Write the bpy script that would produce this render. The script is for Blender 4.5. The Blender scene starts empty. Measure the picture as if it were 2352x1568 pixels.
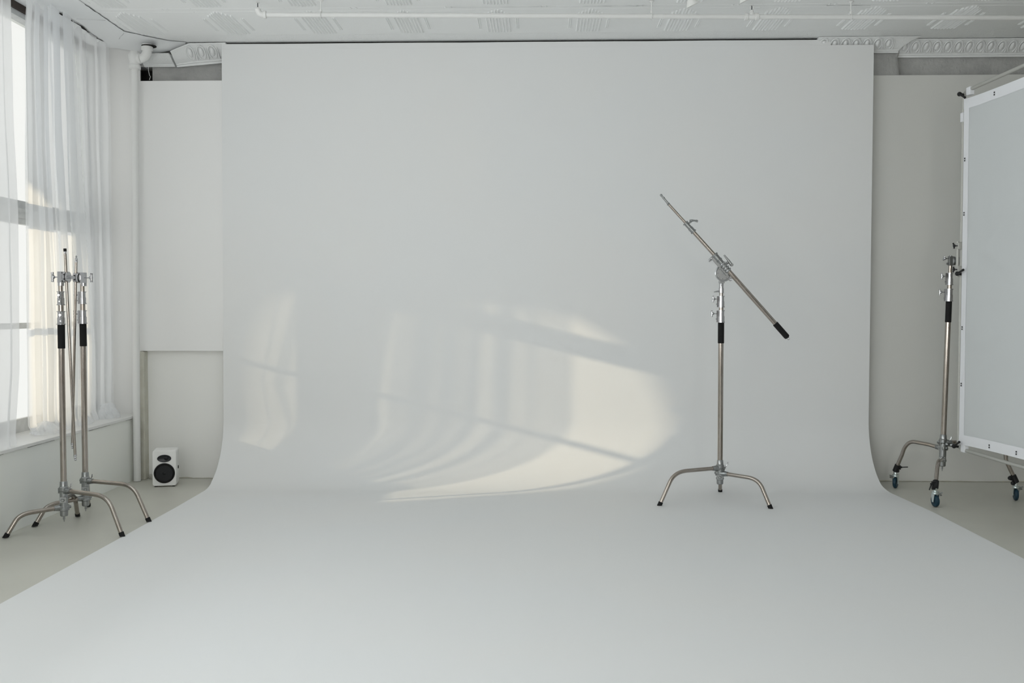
import bpy, math, random
from mathutils import Vector, Matrix
sc = bpy.context.scene
random.seed(4)

# ------------------------------------------------------------------ camera, world, sun, window and fill light, exposure
cam_d = bpy.data.cameras.new('camera'); cam = bpy.data.objects.new('camera', cam_d)
sc.collection.objects.link(cam); sc.camera = cam
cam_d.sensor_width = 36.0; cam_d.sensor_fit = 'HORIZONTAL'
cam_d.lens = 2287.0 / 2352.0 * 36.0
cam.location = (0, 0, 1.27)
cam.rotation_euler = (math.radians(90 - 1.953), 0, math.radians(1.602))

W = bpy.data.worlds.new('World'); sc.world = W; W.use_nodes = True
bg = W.node_tree.nodes['Background']
bg.inputs[0].default_value = (0.98, 0.98, 0.955, 1); bg.inputs[1].default_value = 1.0

sun_d = bpy.data.lights.new('sun', 'SUN'); sun = bpy.data.objects.new('sun', sun_d)
sc.collection.objects.link(sun)
sun_d.energy = 2.7; sun_d.angle = math.radians(0.55); sun_d.color = (1.0, 0.83, 0.57)
_t, _el = 0.352, math.radians(13.0)
_dir = Vector((1, _t, 0)).normalized() * math.cos(_el) + Vector((0, 0, -math.sin(_el)))
sun.rotation_euler = _dir.to_track_quat('-Z', 'Y').to_euler()

def area(name, loc, direction, sx, sy, power, col):
    d = bpy.data.lights.new(name, 'AREA'); o = bpy.data.objects.new(name, d)
    sc.collection.objects.link(o); d.shape = 'RECTANGLE'; d.size = sx; d.size_y = sy
    d.energy = power; d.color = col; o.location = loc
    o.rotation_euler = Vector(direction).to_track_quat('-Z', 'Y').to_euler()
    return o
# daylight of the windows beyond the frame (left wall beside the camera); back lamps are added fill with no window
for _i, (_y, _p) in enumerate(((3.55, 33), (1.4, 44), (-0.8, 50))):
    area('window_daylight_side_%d' % _i, (-3.16, _y, 1.85), (1, 0, 0.75), 1.5, 2.4, _p, (0.92, 0.97, 1.0))
for _i, (_x, _p) in enumerate(((-2.9, 66), (-0.9, 74), (1.5, 72))):
    area('window_daylight_back_%d' % _i, (_x, -3.35, 1.9), (-0.05, 1, 0.55), 1.1, 2.3, _p, (1.0, 0.985, 0.95))

sc.view_settings.view_transform = 'Standard'; sc.view_settings.look = 'None'
sc.view_settings.gamma = 1.0; sc.view_settings.use_curve_mapping = False
sc.view_settings.exposure = 0.07
sc.cycles.max_bounces = 12; sc.cycles.diffuse_bounces = 8; sc.cycles.transparent_max_bounces = 24
sc.cycles.transmission_bounces = 10; sc.cycles.caustics_reflective = False; sc.cycles.caustics_refractive = False

# ------------------------------------------------------------------ materials
def mat(name, col, rough=0.6, metal=0.0, spec=0.5, var=None, bump=None, coat=0.0):
    """var=(scale, amount, colour2): mottled paint; bump=(scale, strength, distance, detail)"""
    m = bpy.data.materials.new(name); m.use_nodes = True
    nt = m.node_tree; b = nt.nodes['Principled BSDF']
    b.inputs['Base Color'].default_value = (*col, 1); b.inputs['Roughness'].default_value = rough
    b.inputs['Metallic'].default_value = metal; b.inputs['Specular IOR Level'].default_value = spec
    b.inputs['Coat Weight'].default_value = coat
    tc = nt.nodes.new('ShaderNodeTexCoord')
    if var:
        n = nt.nodes.new('ShaderNodeTexNoise'); n.inputs['Scale'].default_value = var[0]; n.inputs['Detail'].default_value = 5
        nt.links.new(tc.outputs['Object'], n.inputs['Vector'])
        r = nt.nodes.new('ShaderNodeValToRGB'); r.color_ramp.elements[0].position = 0.35; r.color_ramp.elements[1].position = 0.7
        r.color_ramp.elements[0].color = (*col, 1); r.color_ramp.elements[1].color = (*var[2], 1)
        mx = nt.nodes.new('ShaderNodeMix'); mx.data_type = 'RGBA'; mx.inputs[0].default_value = var[1]
        mx.inputs[6].default_value = (*col, 1)
        nt.links.new(n.outputs['Fac'], r.inputs['Fac']); nt.links.new(r.outputs['Color'], mx.inputs[7])
        nt.links.new(mx.outputs[2], b.inputs['Base Color'])
    if bump:
        n = nt.nodes.new('ShaderNodeTexNoise'); n.inputs['Scale'].default_value = bump[0]; n.inputs['Detail'].default_value = bump[3]
        nt.links.new(tc.outputs['Object'], n.inputs['Vector'])
        bp = nt.nodes.new('ShaderNodeBump'); bp.inputs['Strength'].default_value = bump[1]; bp.inputs['Distance'].default_value = bump[2]
        nt.links.new(n.outputs['Fac'], bp.inputs['Height']); nt.links.new(bp.outputs['Normal'], b.inputs['Normal'])
    return m

M = {}
M['cyc'] = mat('cyclorama_white_paint', (0.74, 0.75, 0.755), 0.55, spec=0.25, var=(1.3, 0.35, (0.765, 0.755, 0.74)), bump=(3.0, 0.15, 0.01, 2))
M['wallr'] = mat('board_grey_white_paint', (0.66, 0.66, 0.635), 0.6, spec=0.3, var=(2.0, 0.4, (0.62, 0.62, 0.595)), bump=(9, 0.25, 0.004, 4))  # darker copy of the wall paint, its tone standing in for the dimmer right side
M['wall'] = mat('wall_white_paint', (0.80, 0.80, 0.78), 0.6, spec=0.3, var=(2.0, 0.4, (0.77, 0.77, 0.75)), bump=(9, 0.25, 0.004, 4))
M['panel'] = mat('panel_white_paint', (0.80, 0.80, 0.795), 0.6, spec=0.3, bump=(5, 0.15, 0.004, 3))
M['plaster'] = mat('rough_grey_plaster', (0.46, 0.46, 0.45), 0.85, spec=0.2, var=(9, 0.8, (0.36, 0.36, 0.355)), bump=(45, 0.8, 0.01, 8))
M['darkwall'] = mat('charcoal_wall_paint', (0.12, 0.12, 0.12), 0.7, bump=(6, 0.2, 0.005, 3))
M['midwall'] = mat('grey_wall_paint', (0.55, 0.54, 0.52), 0.7, bump=(6, 0.2, 0.005, 3))
M['dark'] = mat('bare_dark_masonry', (0.03, 0.03, 0.03), 0.9, spec=0.1, bump=(40, 0.6, 0.01, 5))  # near-black colour stands in for the shade inside the wall hole
M['crack'] = mat('dark_gap', (0.035, 0.035, 0.033), 0.9, spec=0.05)
M['ceiling'] = mat('ceiling_tin_white_paint', (0.87, 0.88, 0.88), 0.5, spec=0.35, var=(3, 0.3, (0.84, 0.85, 0.845)), bump=(60, 0.25, 0.003, 6))
M['stipple'] = mat('stippled_tin_white_paint', (0.87, 0.88, 0.88), 0.5, spec=0.35, bump=(110, 0.7, 0.006, 3))
M['cornice'] = mat('cornice_tin_white_paint', (0.80, 0.81, 0.81), 0.5, spec=0.35, bump=(70, 0.5, 0.005, 4))
M['soffit'] = mat('smooth_plaster_soffit', (0.82, 0.835, 0.845), 0.6, spec=0.25, bump=(4, 0.3, 0.02, 2))
M['floor'] = mat('painted_beige_floor', (0.56, 0.555, 0.50), 0.42, spec=0.35, var=(1.6, 0.7, (0.50, 0.49, 0.44)), bump=(5, 0.2, 0.006, 4))
M['knee'] = mat('grey_white_wall_paint', (0.86, 0.88, 0.86), 0.55, spec=0.3, var=(2.0, 0.6, (0.87, 0.865, 0.81)), bump=(6, 0.2, 0.006, 4))
M['sill'] = mat('sill_gloss_paint', (0.76, 0.76, 0.75), 0.35, spec=0.5, bump=(30, 0.2, 0.002, 4))
M['column'] = mat('aged_cream_paint', (0.60, 0.59, 0.52), 0.65, spec=0.3, var=(11, 0.7, (0.50, 0.48, 0.40)), bump=(70, 0.7, 0.006, 5))
M['pipe'] = mat('white_painted_iron', (0.74, 0.74, 0.73), 0.4, spec=0.45, bump=(35, 0.35, 0.003, 5))
M['frame'] = mat('window_frame_grey_paint', (0.60, 0.61, 0.61), 0.5, spec=0.4, var=(14, 0.6, (0.42, 0.43, 0.43)))
M['wood'] = mat('dark_brown_timber', (0.035, 0.022, 0.015), 0.5, spec=0.3, bump=(30, 0.4, 0.003, 5))
M['steel'] = mat('nickel_steel_tube', (0.40, 0.365, 0.33), 0.16, metal=1.0, var=(14, 0.5, (0.31, 0.265, 0.225)))
M['chrome'] = mat('chrome_plated_casting', (0.47, 0.47, 0.48), 0.14, metal=1.0, bump=(60, 0.1, 0.002, 3))
M['cast'] = mat('grey_zinc_casting', (0.32, 0.33, 0.33), 0.28, metal=1.0, bump=(140, 0.06, 0.001, 3))
M['rubber'] = mat('black_rubber', (0.012, 0.012, 0.012), 0.75, spec=0.2)
M['blackp'] = mat('black_plastic', (0.012, 0.012, 0.013), 0.45, spec=0.35)
M['tyre'] = mat('dark_teal_rubber_tyre', (0.006, 0.034, 0.055), 0.45, spec=0.4)
M['zinc'] = mat('bright_zinc_plate', (0.72, 0.78, 0.78), 0.28, metal=1.0)
M['alu'] = mat('satin_aluminium_tube', (0.50, 0.50, 0.47), 0.5, metal=0.35, spec=0.4)
M['spk'] = mat('satin_white_speaker_lacquer', (0.80, 0.80, 0.79), 0.35, spec=0.5)
M['cone'] = mat('black_speaker_cone', (0.010, 0.011, 0.013), 0.5, spec=0.3)
M['glossblack'] = mat('black_tweeter_plate', (0.012, 0.014, 0.017), 0.3, spec=0.4)
M['band'] = mat('white_hem_webbing', (0.83, 0.84, 0.87), 0.7, spec=0.2)
M['lamp'] = mat('white_enamel', (0.82, 0.82, 0.80), 0.35, spec=0.5)
M['rubble'] = mat('crumbled_plaster', (0.50, 0.49, 0.45), 0.9, spec=0.1, bump=(60, 0.8, 0.01, 5))

def cloth(name, col, transp, transl, tcol, bump=None):
    m = bpy.data.materials.new(name); m.use_nodes = True; nt = m.node_tree; nt.nodes.clear()
    out = nt.nodes.new('ShaderNodeOutputMaterial')
    d = nt.nodes.new('ShaderNodeBsdfDiffuse'); d.inputs[0].default_value = (*col, 1)
    t = nt.nodes.new('ShaderNodeBsdfTranslucent'); t.inputs[0].default_value = (*tcol, 1)
    x = nt.nodes.new('ShaderNodeBsdfTransparent')
    a = nt.nodes.new('ShaderNodeMixShader'); a.inputs[0].default_value = transl
    b = nt.nodes.new('ShaderNodeMixShader'); b.inputs[0].default_value = transp
    nt.links.new(d.outputs[0], a.inputs[1]); nt.links.new(t.outputs[0], a.inputs[2])
    nt.links.new(a.outputs[0], b.inputs[1]); nt.links.new(x.outputs[0], b.inputs[2])
    nt.links.new(b.outputs[0], out.inputs[0])
    if bump:
        tc = nt.nodes.new('ShaderNodeTexCoord'); n = nt.nodes.new('ShaderNodeTexNoise')
        n.inputs['Scale'].default_value = bump[0]; nt.links.new(tc.outputs['Object'], n.inputs['Vector'])
        bp = nt.nodes.new('ShaderNodeBump'); bp.inputs['Strength'].default_value = bump[1]; bp.inputs['Distance'].default_value = bump[2]
        nt.links.new(n.outputs['Fac'], bp.inputs['Height'])
        nt.links.new(bp.outputs[0], d.inputs['Normal']); nt.links.new(bp.outputs[0], t.inputs['Normal'])
    return m
M['sheer'] = cloth('sheer_white_voile', (0.93, 0.95, 0.975), 0.36, 0.60, (0.985, 0.99, 1.0))
M['silk'] = cloth('white_diffusion_silk', (0.80, 0.83, 0.845), 0.0, 0.30, (0.75, 0.78, 0.80), bump=(2.2, 0.5, 0.05))

gm = bpy.data.materials.new('window_glass'); gm.use_nodes = True; nt = gm.node_tree; nt.nodes.clear()
_o = nt.nodes.new('ShaderNodeOutputMaterial'); _g = nt.nodes.new('ShaderNodeBsdfGlossy'); _g.inputs['Roughness'].default_value = 0.02
_x = nt.nodes.new('ShaderNodeBsdfTransparent'); _x.inputs[0].default_value = (0.98, 0.985, 0.98, 1)
_m = nt.nodes.new('ShaderNodeMixShader'); _m.inputs[0].default_value = 0.06
nt.links.new(_x.outputs[0], _m.inputs[1]); nt.links.new(_g.outputs[0], _m.inputs[2]); nt.links.new(_m.outputs[0], _o.inputs[0])
M['glass'] = gm

# ------------------------------------------------------------------ mesh helpers
V = Vector
def basis(ax):
    ax = V(ax).normalized(); h = V((0, 0, 1)) if abs(ax.z) < 0.9 else V((1, 0, 0))
    u = ax.cross(h).normalized(); return u, ax.cross(u).normalized(), ax

class MB:
    def __init__(s): s.v = []; s.f = []
    def add(s, vs, fs):
        n = len(s.v); s.v += [V(p) for p in vs]; s.f += [[i + n for i in f] for f in fs]; return s
    def box(s, c, d, rz=0.0, ax=None):
        hx, hy, hz = d[0] / 2, d[1] / 2, d[2] / 2; c = V(c)
        if ax is not None:
            u, w, a = basis(ax); R = Matrix((u, w, a)).transposed()
        else: R = Matrix.Rotation(rz, 3, 'Z')
        vs = [c + R @ V((x * hx, y * hy, z * hz)) for z in (-1, 1) for x, y in ((-1, -1), (1, -1), (1, 1), (-1, 1))]
        return s.add(vs, [(3, 2, 1, 0), (4, 5, 6, 7), (0, 1, 5, 4), (1, 2, 6, 5), (2, 3, 7, 6), (3, 0, 4, 7)])
    def bb(s, a, b):
        return s.box([(a[i] + b[i]) / 2 for i in range(3)], [abs(b[i] - a[i]) for i in range(3)])
    def lathe(s, p0, ax, prof, n=24):
        """prof: list of (distance along axis, radius)"""
        p0 = V(p0); u, w, a = basis(ax); vs = []; fs = []
        for t, r in prof:
            for k in range(n):
                q = 2 * math.pi * k / n
                vs.append(p0 + a * t + (u * math.cos(q) + w * math.sin(q)) * max(r, 1e-5))
        for i in range(len(prof) - 1):
            for k in range(n):
                k2 = (k + 1) % n
                fs.append((i * n + k, i * n + k2, (i + 1) * n + k2, (i + 1) * n + k))
        fs.append(tuple(reversed(range(n)))); fs.append(tuple(range((len(prof) - 1) * n, len(prof) * n)))
        return s.add(vs, fs)
    def cyl(s, p0, p1, r, r1=None, n=24):
        d = V(p1) - V(p0); L = d.length; r1 = r if r1 is None else r1; e = min(0.0012, L * 0.2, r * 0.3)
        return s.lathe(p0, d, [(0, r - e), (e, r), (L - e, r1), (L, r1 - min(e, r1 * 0.3))], n)
    def tube(s, pts, r, n=20, rads=None):
        pts = [V(p) for p in pts]; N = len(pts); vs = []; fs = []
        tang = [(pts[min(i + 1, N - 1)] - pts[max(i - 1, 0)]).normalized() for i in range(N)]
        u, w, _ = basis(tang[0])
        for i in range(N):
            a = tang[i]; u = (u - a * u.dot(a)).normalized(); w = a.cross(u)
            rr = rads[i] if rads else r
            for k in range(n):
                q = 2 * math.pi * k / n; vs.append(pts[i] + (u * math.cos(q) + w * math.sin(q)) * rr)
        for i in range(N - 1):
            for k in range(n):
                k2 = (k + 1) % n; fs.append((i * n + k, i * n + k2, (i + 1) * n + k2, (i + 1) * n + k))
        fs.append(tuple(reversed(range(n)))); fs.append(tuple(range((N - 1) * n, N * n)))
        return s.add(vs, fs)
    def ball(s, c, r, n=16, sc3=(1, 1, 1)):
        vs = []; fs = []; m = n // 2; c = V(c)
        for i in range(m + 1):
            ph = math.pi * i / m
            for k in range(n):
                q = 2 * math.pi * k / n; rr = max(math.sin(ph), 1e-4)
                vs.append(c + V((rr * math.cos(q) * r * sc3[0], rr * math.sin(q) * r * sc3[1], math.cos(ph) * r * sc3[2])))
        for i in range(m):
            for k in range(n):
                k2 = (k + 1) % n; fs.append((i * n + k, (i + 1) * n + k, (i + 1) * n + k2, i * n + k2))
        return s.add(vs, fs)
    def torus(s, c, ax, R, r, n=28, m=10, a0=0.0, a1=2 * math.pi):
        u, w, a = basis(ax); c = V(c)
        full = abs(a1 - a0 - 2 * math.pi) < 1e-6; K = n if full else n + 1; vs = []; fs = []
        for i in range(K):
            q = a0 + (a1 - a0) * i / n; d = u * math.cos(q) + w * math.sin(q)
            for j in range(m):
                p = 2 * math.pi * j / m; vs.append(c + d * (R + r * math.cos(p)) + a * (r * math.sin(p)))
        for i in range(n if full else n):
            i2 = (i + 1) % K
            for j in range(m):
                j2 = (j + 1) % m; fs.append((i * m + j, i2 * m + j, i2 * m + j2, i * m + j2))
        return s.add(vs, fs)
    def grid(s, fn, nu, nv):
        vs = [fn(i / nu, j / nv) for j in range(nv + 1) for i in range(nu + 1)]
        fs = [(j * (nu + 1) + i, j * (nu + 1) + i + 1, (j + 1) * (nu + 1) + i + 1, (j + 1) * (nu + 1) + i) for j in range(nv) for i in range(nu)]
        return s.add(vs, fs)
    def build(s, name, m, parent=None, origin=None, smooth=True, angle=35, bevel=0.0, solid=0.0):
        """verts are given in room coordinates; origin (or the parent's) is subtracted"""
        if origin is None: origin = world_of(parent) if parent else V((0, 0, 0))
        origin = V(origin)
        me = bpy.data.meshes.new(name); me.from_pydata([tuple(p - origin) for p in s.v], [], s.f); me.validate(); me.update()
        mats = m if isinstance(m, (list, tuple)) else [m]
        for q in mats: me.materials.append(q)
        import bmesh
        b = bmesh.new(); b.from_mesh(me); bmesh.ops.recalc_face_normals(b, faces=b.faces); b.to_mesh(me); b.free()
        if smooth:
            me.shade_smooth(); me.set_sharp_from_angle(angle=math.radians(angle))
        o = bpy.data.objects.new(name, me); sc.collection.objects.link(o)
        if parent is None: o.location = origin
        else:
            o.parent = parent; o.location = origin - world_of(parent)
        WORLD[o.name] = origin
        if bevel:
            bv = o.modifiers.new('bevel', 'BEVEL'); bv.width = bevel; bv.segments = 3; bv.limit_method = 'ANGLE'
        if solid:
            so = o.modifiers.new('solid', 'SOLIDIFY'); so.thickness = solid; so.offset = 0
        return o
WORLD = {}
def world_of(o): return WORLD[o.name]

def struct(o): o['kind'] = 'structure'; return o
def tag(o, label, cat, group=None, kind=None):
    o['label'] = label; o['category'] = cat
    if group: o['group'] = group
    if kind: o['kind'] = kind
    return o
def thing(name, label, cat, loc, group=None):
    o = bpy.data.objects.new(name, None); sc.collection.objects.link(o); o.location = loc
    o.empty_display_size = 0.1; WORLD[o.name] = V(loc)
    return tag(o, label, cat, group)
def lerp(a, b, t): return a + (b - a) * t
def interp(tab, z):
    if z <= tab[0][0]: return tab[0][1]
    for (a, p), (b, q) in zip(tab, tab[1:]):
        if z <= b: return lerp(p, q, (z - a) / (b - a))
    return tab[-1][1]
def noise1(x, seed=0.0):
    return (math.sin(x * 1.7 + seed) + math.sin(x * 3.1 + seed * 2.3 + 1.1) * 0.6 + math.sin(x * 6.3 + seed * 0.7 + 2.0) * 0.35) / 1.95

# ------------------------------------------------------------------ the setting
CZ = 3.195                       # ceiling height
struct(MB().bb((-3.5, -3.6, -0.1), (6.2, 7.6, 0)).build('floor', M['floor'], smooth=False))
# back wall: full masonry with a hole in the upper left corner, and the lower drywall set slightly forward
b = MB()
b.bb((-3.5, 7.40, 0), (-3.02, 7.6, CZ)); b.bb((-2.885, 7.40, 0), (6.2, 7.6, CZ)); b.bb((-3.02, 7.40, 0), (-2.885, 7.6, 2.90)); b.bb((-3.02, 7.40, 3.06), (-2.885, 7.6, CZ))
wb = struct(b.build('wall_back', M['plaster'], smooth=False))
b = MB(); b.bb((-3.03, 7.52, 2.88), (-2.88, 7.56, 3.08)); struct(b.build('wall_cavity', M['dark'], wb, smooth=False))
# drywall on the lower left, under the thicker upper panel
struct(MB().bb((-2.95, 7.31, 0), (-2.28, 7.395, 0.97)).build('drywall', M['wall'], wb, smooth=False))
pl = MB().bb((-2.955, 7.26, 0.95), (-2.28, 7.395, 2.925)).build('wall_panel', M['panel'], smooth=False, bevel=0.003)
tag(pl, 'raised white board panel on the back wall above the loudspeaker, left of the backdrop', 'wall panel')
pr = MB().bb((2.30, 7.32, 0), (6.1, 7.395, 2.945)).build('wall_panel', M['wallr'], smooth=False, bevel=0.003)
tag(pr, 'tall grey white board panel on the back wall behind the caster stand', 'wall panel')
# skirting dirt line at the floor edge of the panels
def ragged(x0, x1, y, z, n, h, seed):
    b = MB(); top = []; bot = []
    for i in range(n + 1):
        x = lerp(x0, x1, i / n); k = abs(noise1(x * 9, seed)) * h + h * 0.25
        bot.append((x, y, z)); top.append((x, y, z + k))
    b.add(bot + top, [(i, i + 1, n + 2 + i, n + 1 + i) for i in range(n)])
    b.add([(p[0], p[1] - 0.006, p[2] + 0.0012) for p in bot] + [(p[0], p[1], p[2] + 0.0012) for p in bot], [(i, i + 1, n + 2 + i, n + 1 + i) for i in range(n)])
    return b
struct(ragged(-2.93, -2.30, 7.3085, 0.001, 50, 0.008, 1.0).build('floor_joint', M['column'], wb, smooth=False))
struct(ragged(2.40, 6.0, 7.3185, 0.001, 160, 0.007, 4.0).build('floor_joint', M['column'], wb, smooth=False))
# right wall and the wall behind the camera (out of view)
struct(MB().bb((6.0, -3.6, 0), (6.2, 7.4, CZ)).build('wall_right', M['midwall'], smooth=False))
struct(MB().bb((-3.5, -3.6, 0), (6.2, -3.45, CZ)).build('wall_front', M['darkwall'], smooth=False))

# ---- left wall: knee wall, niche ends, piers, header
KX = -2.985; SX = -3.32
b = MB()
b.bb((KX, -3.45, 0), (-3.36, 7.20, 0.4575))                 # knee wall
b.bb((-3.36, -3.45, 0), (-3.50, 7.40, 0.47))
b.bb((-3.36, -3.45, 3.165), (-3.50, 7.40, CZ))              # header
b.bb((-3.36, 7.37, 0.47), (-3.50, 7.40, 3.165))
b.bb((-3.36, 4.55, 0.47), (-3.50, 4.70, 3.165))
b.bb((-3.36, -3.45, 0.47), (-3.50, -1.9, 3.165))
wl = struct(b.build('wall_left', M['knee'], smooth=False))
struct(MB().bb((-3.36, 7.383, 0.0), (-2.972, 7.399, CZ)).build('niche_end', M['panel'], wl, smooth=False))
struct(MB().bb((-2.995, 7.2005, 0), (-2.9835, 7.285, 0.4575)).build('dark_joint', M['crack'], wl, smooth=False))
# window sill board with a chipped lower edge
b = MB().bb((-2.972, -3.4, 0.458), (-3.345, 7.382, 0.478))
sl = struct(b.build('trim_1', M['sill'], smooth=False, bevel=0.003))
b = MB()
for i in range(60):
    y = 4.0 + i * 0.053
    if noise1(y * 5, 2.0) > -0.1: b.bb((-2.981, y, 0.4545 + 0.0012 * noise1(y * 9)), (-2.9845, y + 0.053, 0.4578))
struct(b.build('chipped_edge', M['crack'], sl, smooth=False))
# corner chase with a rough painted face
struct(MB().bb((-2.972, 7.235, 0), (-2.912, 7.395, 0.945)).build('wall_chase', M['column'], wl, smooth=False, bevel=0.006))

# ---- ceiling: pressed tin tiles with ribs, stippled border, plain plaster soffit on the window side
ce = struct(MB().bb((-3.5, -3.6, CZ), (6.2, 7.6, CZ + 0.1)).build('ceiling', M['ceiling'], smooth=False))
b = MB()
def rib(x, y0, y1, w, h):
    z = CZ
    vs = [(x - w / 2, y0, z), (x + w / 2, y0, z), (x + w / 2, y1, z), (x - w / 2, y1, z), (x, y0 + h * 1.5, z - h), (x, y1 - h * 1.5, z - h)]
    b.add(vs, [(0, 1, 4), (2, 3, 5), (1, 2, 5, 4), (3, 0, 4, 5)])
def ribx(y, x0, x1, w, h):
    z = CZ
    vs = [(x0, y - w / 2, z), (x0, y + w / 2, z), (x1, y + w / 2, z), (x1, y - w / 2, z), (x0, y, z - h), (x1, y, z - h)]
    b.add(vs, [(0, 1, 4), (2, 3, 5), (1, 2, 5, 4), (3, 0, 4, 5)])
offs = [-0.075, -0.052, -0.032, -0.010, 0.010, 0.032, 0.052, 0.075]
for k in range(-4, 12):
    xc = -0.283 + 0.611 * k
    if xc < -2.83: continue
    for r_ in range(4):
        y_end = 7.03 - 0.64 * r_; 
        for o_ in offs: rib(xc + o_, y_end - 0.55 + abs(o_) * 1.3, y_end - abs(o_) * 0.15, 0.014, 0.0095)
        for s_ in (-1, 1):
            for o_ in (0.122, 0.134):
                if xc + s_ * o_ > -2.86: rib(xc + s_ * o_, y_end - 0.38, y_end - 0.09, 0.009, 0.006)
            rib(xc + s_ * 0.018 + 0.305, y_end - 0.58, y_end - 0.60, 0.02, 0.004)
for y in (6.435, 6.50, 5.80):
    x = -2.86
    while x < 5.9:
        L = 0.604; ribx(y + random.uniform(-0.003, 0.003), x, x + L, 0.014, 0.0018); x += 0.611
struct(b.build('tin_ribs', M['ceiling'], ce, smooth=False))
# stippled border strip
struct(MB().add([(-2.6, 7.06, CZ - 0.0006), (5.9, 7.06, CZ - 0.0006), (5.9, 7.30, CZ - 0.0006), (-2.6, 7.30, CZ - 0.0006)], [(0, 1, 2, 3)]).build('stippled_border', M['stipple'], ce, smooth=False))
# soffit: a plaster infill that droops toward the pipe corner
P = [(-2.88, -3.4), (-2.885, 6.3), (-2.895, 6.92), (-2.78, 7.06), (-2.68, 7.17), (-2.565, 7.215)]
def soff(u, v):
    t = u * (len(P) - 1); i = min(int(t), len(P) - 2); f = t - i
    ax, ay = lerp(P[i][0], P[i + 1][0], f), lerp(P[i][1], P[i + 1][1], f)
    Q = [(-3.30, -3.4, CZ - 0.006), (-3.30, 6.3, CZ - 0.006), (-3.30, 7.22, CZ - 0.012), (-3.02, 7.28, 3.155), (-2.86, 7.29, 3.118), (-2.60, 7.29, 3.172)]
    bx, by, bz = (lerp(Q[i][k], Q[i + 1][k], f) for k in range(3))
    s_ = v * v * (3 - 2 * v)
    return V((lerp(ax, bx, v), lerp(ay, by, v), lerp(CZ - 0.004, bz, s_)))
struct(MB().grid(soff, 50, 10).build('soffit', M['soffit'], ce, smooth=True, angle=60))
# cracks in the ceiling paint
def crack(pts, w, seed=0.0, z=CZ - 0.0055, step=0.03):
    b = MB(); q = []
    for (x0, y0), (x1, y1) in zip(pts, pts[1:]):
        L = math.hypot(x1 - x0, y1 - y0); n = max(2, int(L / step))
        for i in range(n): q.append((lerp(x0, x1, i / n) + noise1(i * 0.9 + x0 * 7, seed) * 0.004, lerp(y0, y1, i / n) + noise1(i * 1.3 + y0 * 5, seed) * 0.004))
    q.append(pts[-1]); n = len(q)
    vs = []
    for i, (x, y) in enumerate(q):
        dx, dy = q[min(i + 1, n - 1)][0] - q[max(i - 1, 0)][0], q[min(i + 1, n - 1)][1] - q[max(i - 1, 0)][1]
        L = math.hypot(dx, dy) or 1; k = w * (0.25 + 0.75 * abs(noise1(i * 0.23, seed + 3)))
        zz = z if not callable(z) else z(x, y)
        vs += [(x - dy / L * k, y + dx / L * k, zz), (x + dy / L * k, y - dx / L * k, zz)]
    b.add(vs, [(2 * i, 2 * i + 1, 2 * i + 3, 2 * i + 2) for i in range(n - 1)]); return b
struct(crack(P[1:], 0.0035, 0.4).build('crack', M['crack'], ce, smooth=False))
struct(crack([(-2.895, 6.92), (-3.0, 7.08)], 0.0018, 2.4, z=CZ - 0.016).build('crack', M['crack'], ce, smooth=False))
struct(crack([(-2.90, 6.64), (-3.08, 6.60)], 0.0022, 1.4, z=CZ - 0.010).build('crack', M['crack'], ce, smooth=False))
struct(crack([(0.27, 6.43), (0.72, 6.432)], 0.0022, 3.4, z=CZ - 0.006).build('crack', M['crack'], ce, smooth=False))
struct(crack([(1.82, 6.46), (2.10, 6.463)], 0.003, 5.4, z=CZ - 0.006).build('crack', M['crack'], ce, smooth=False))
struct(crack([(-0.6, 6.43), (-0.2, 6.432), (0.1, 6.425)], 0.0012, 6.4, z=CZ - 0.006).build('crack', M['crack'], ce, smooth=False))
# ragged dark gap between the soffit edge and the curtain tops
struct(crack([(-3.125, 6.45), (-3.12, 6.75), (-3.15, 7.0), (-3.13, 7.26)], 0.012, 7.1, z=CZ - 0.014).build('crack', M['crack'], ce, smooth=False))
struct(crack([(-3.145, 7.235), (-3.07, 7.25), (-3.02, 7.255)], 0.022, 8.1, z=3.176).build('crack', M['crack'], ce, smooth=False))

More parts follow.
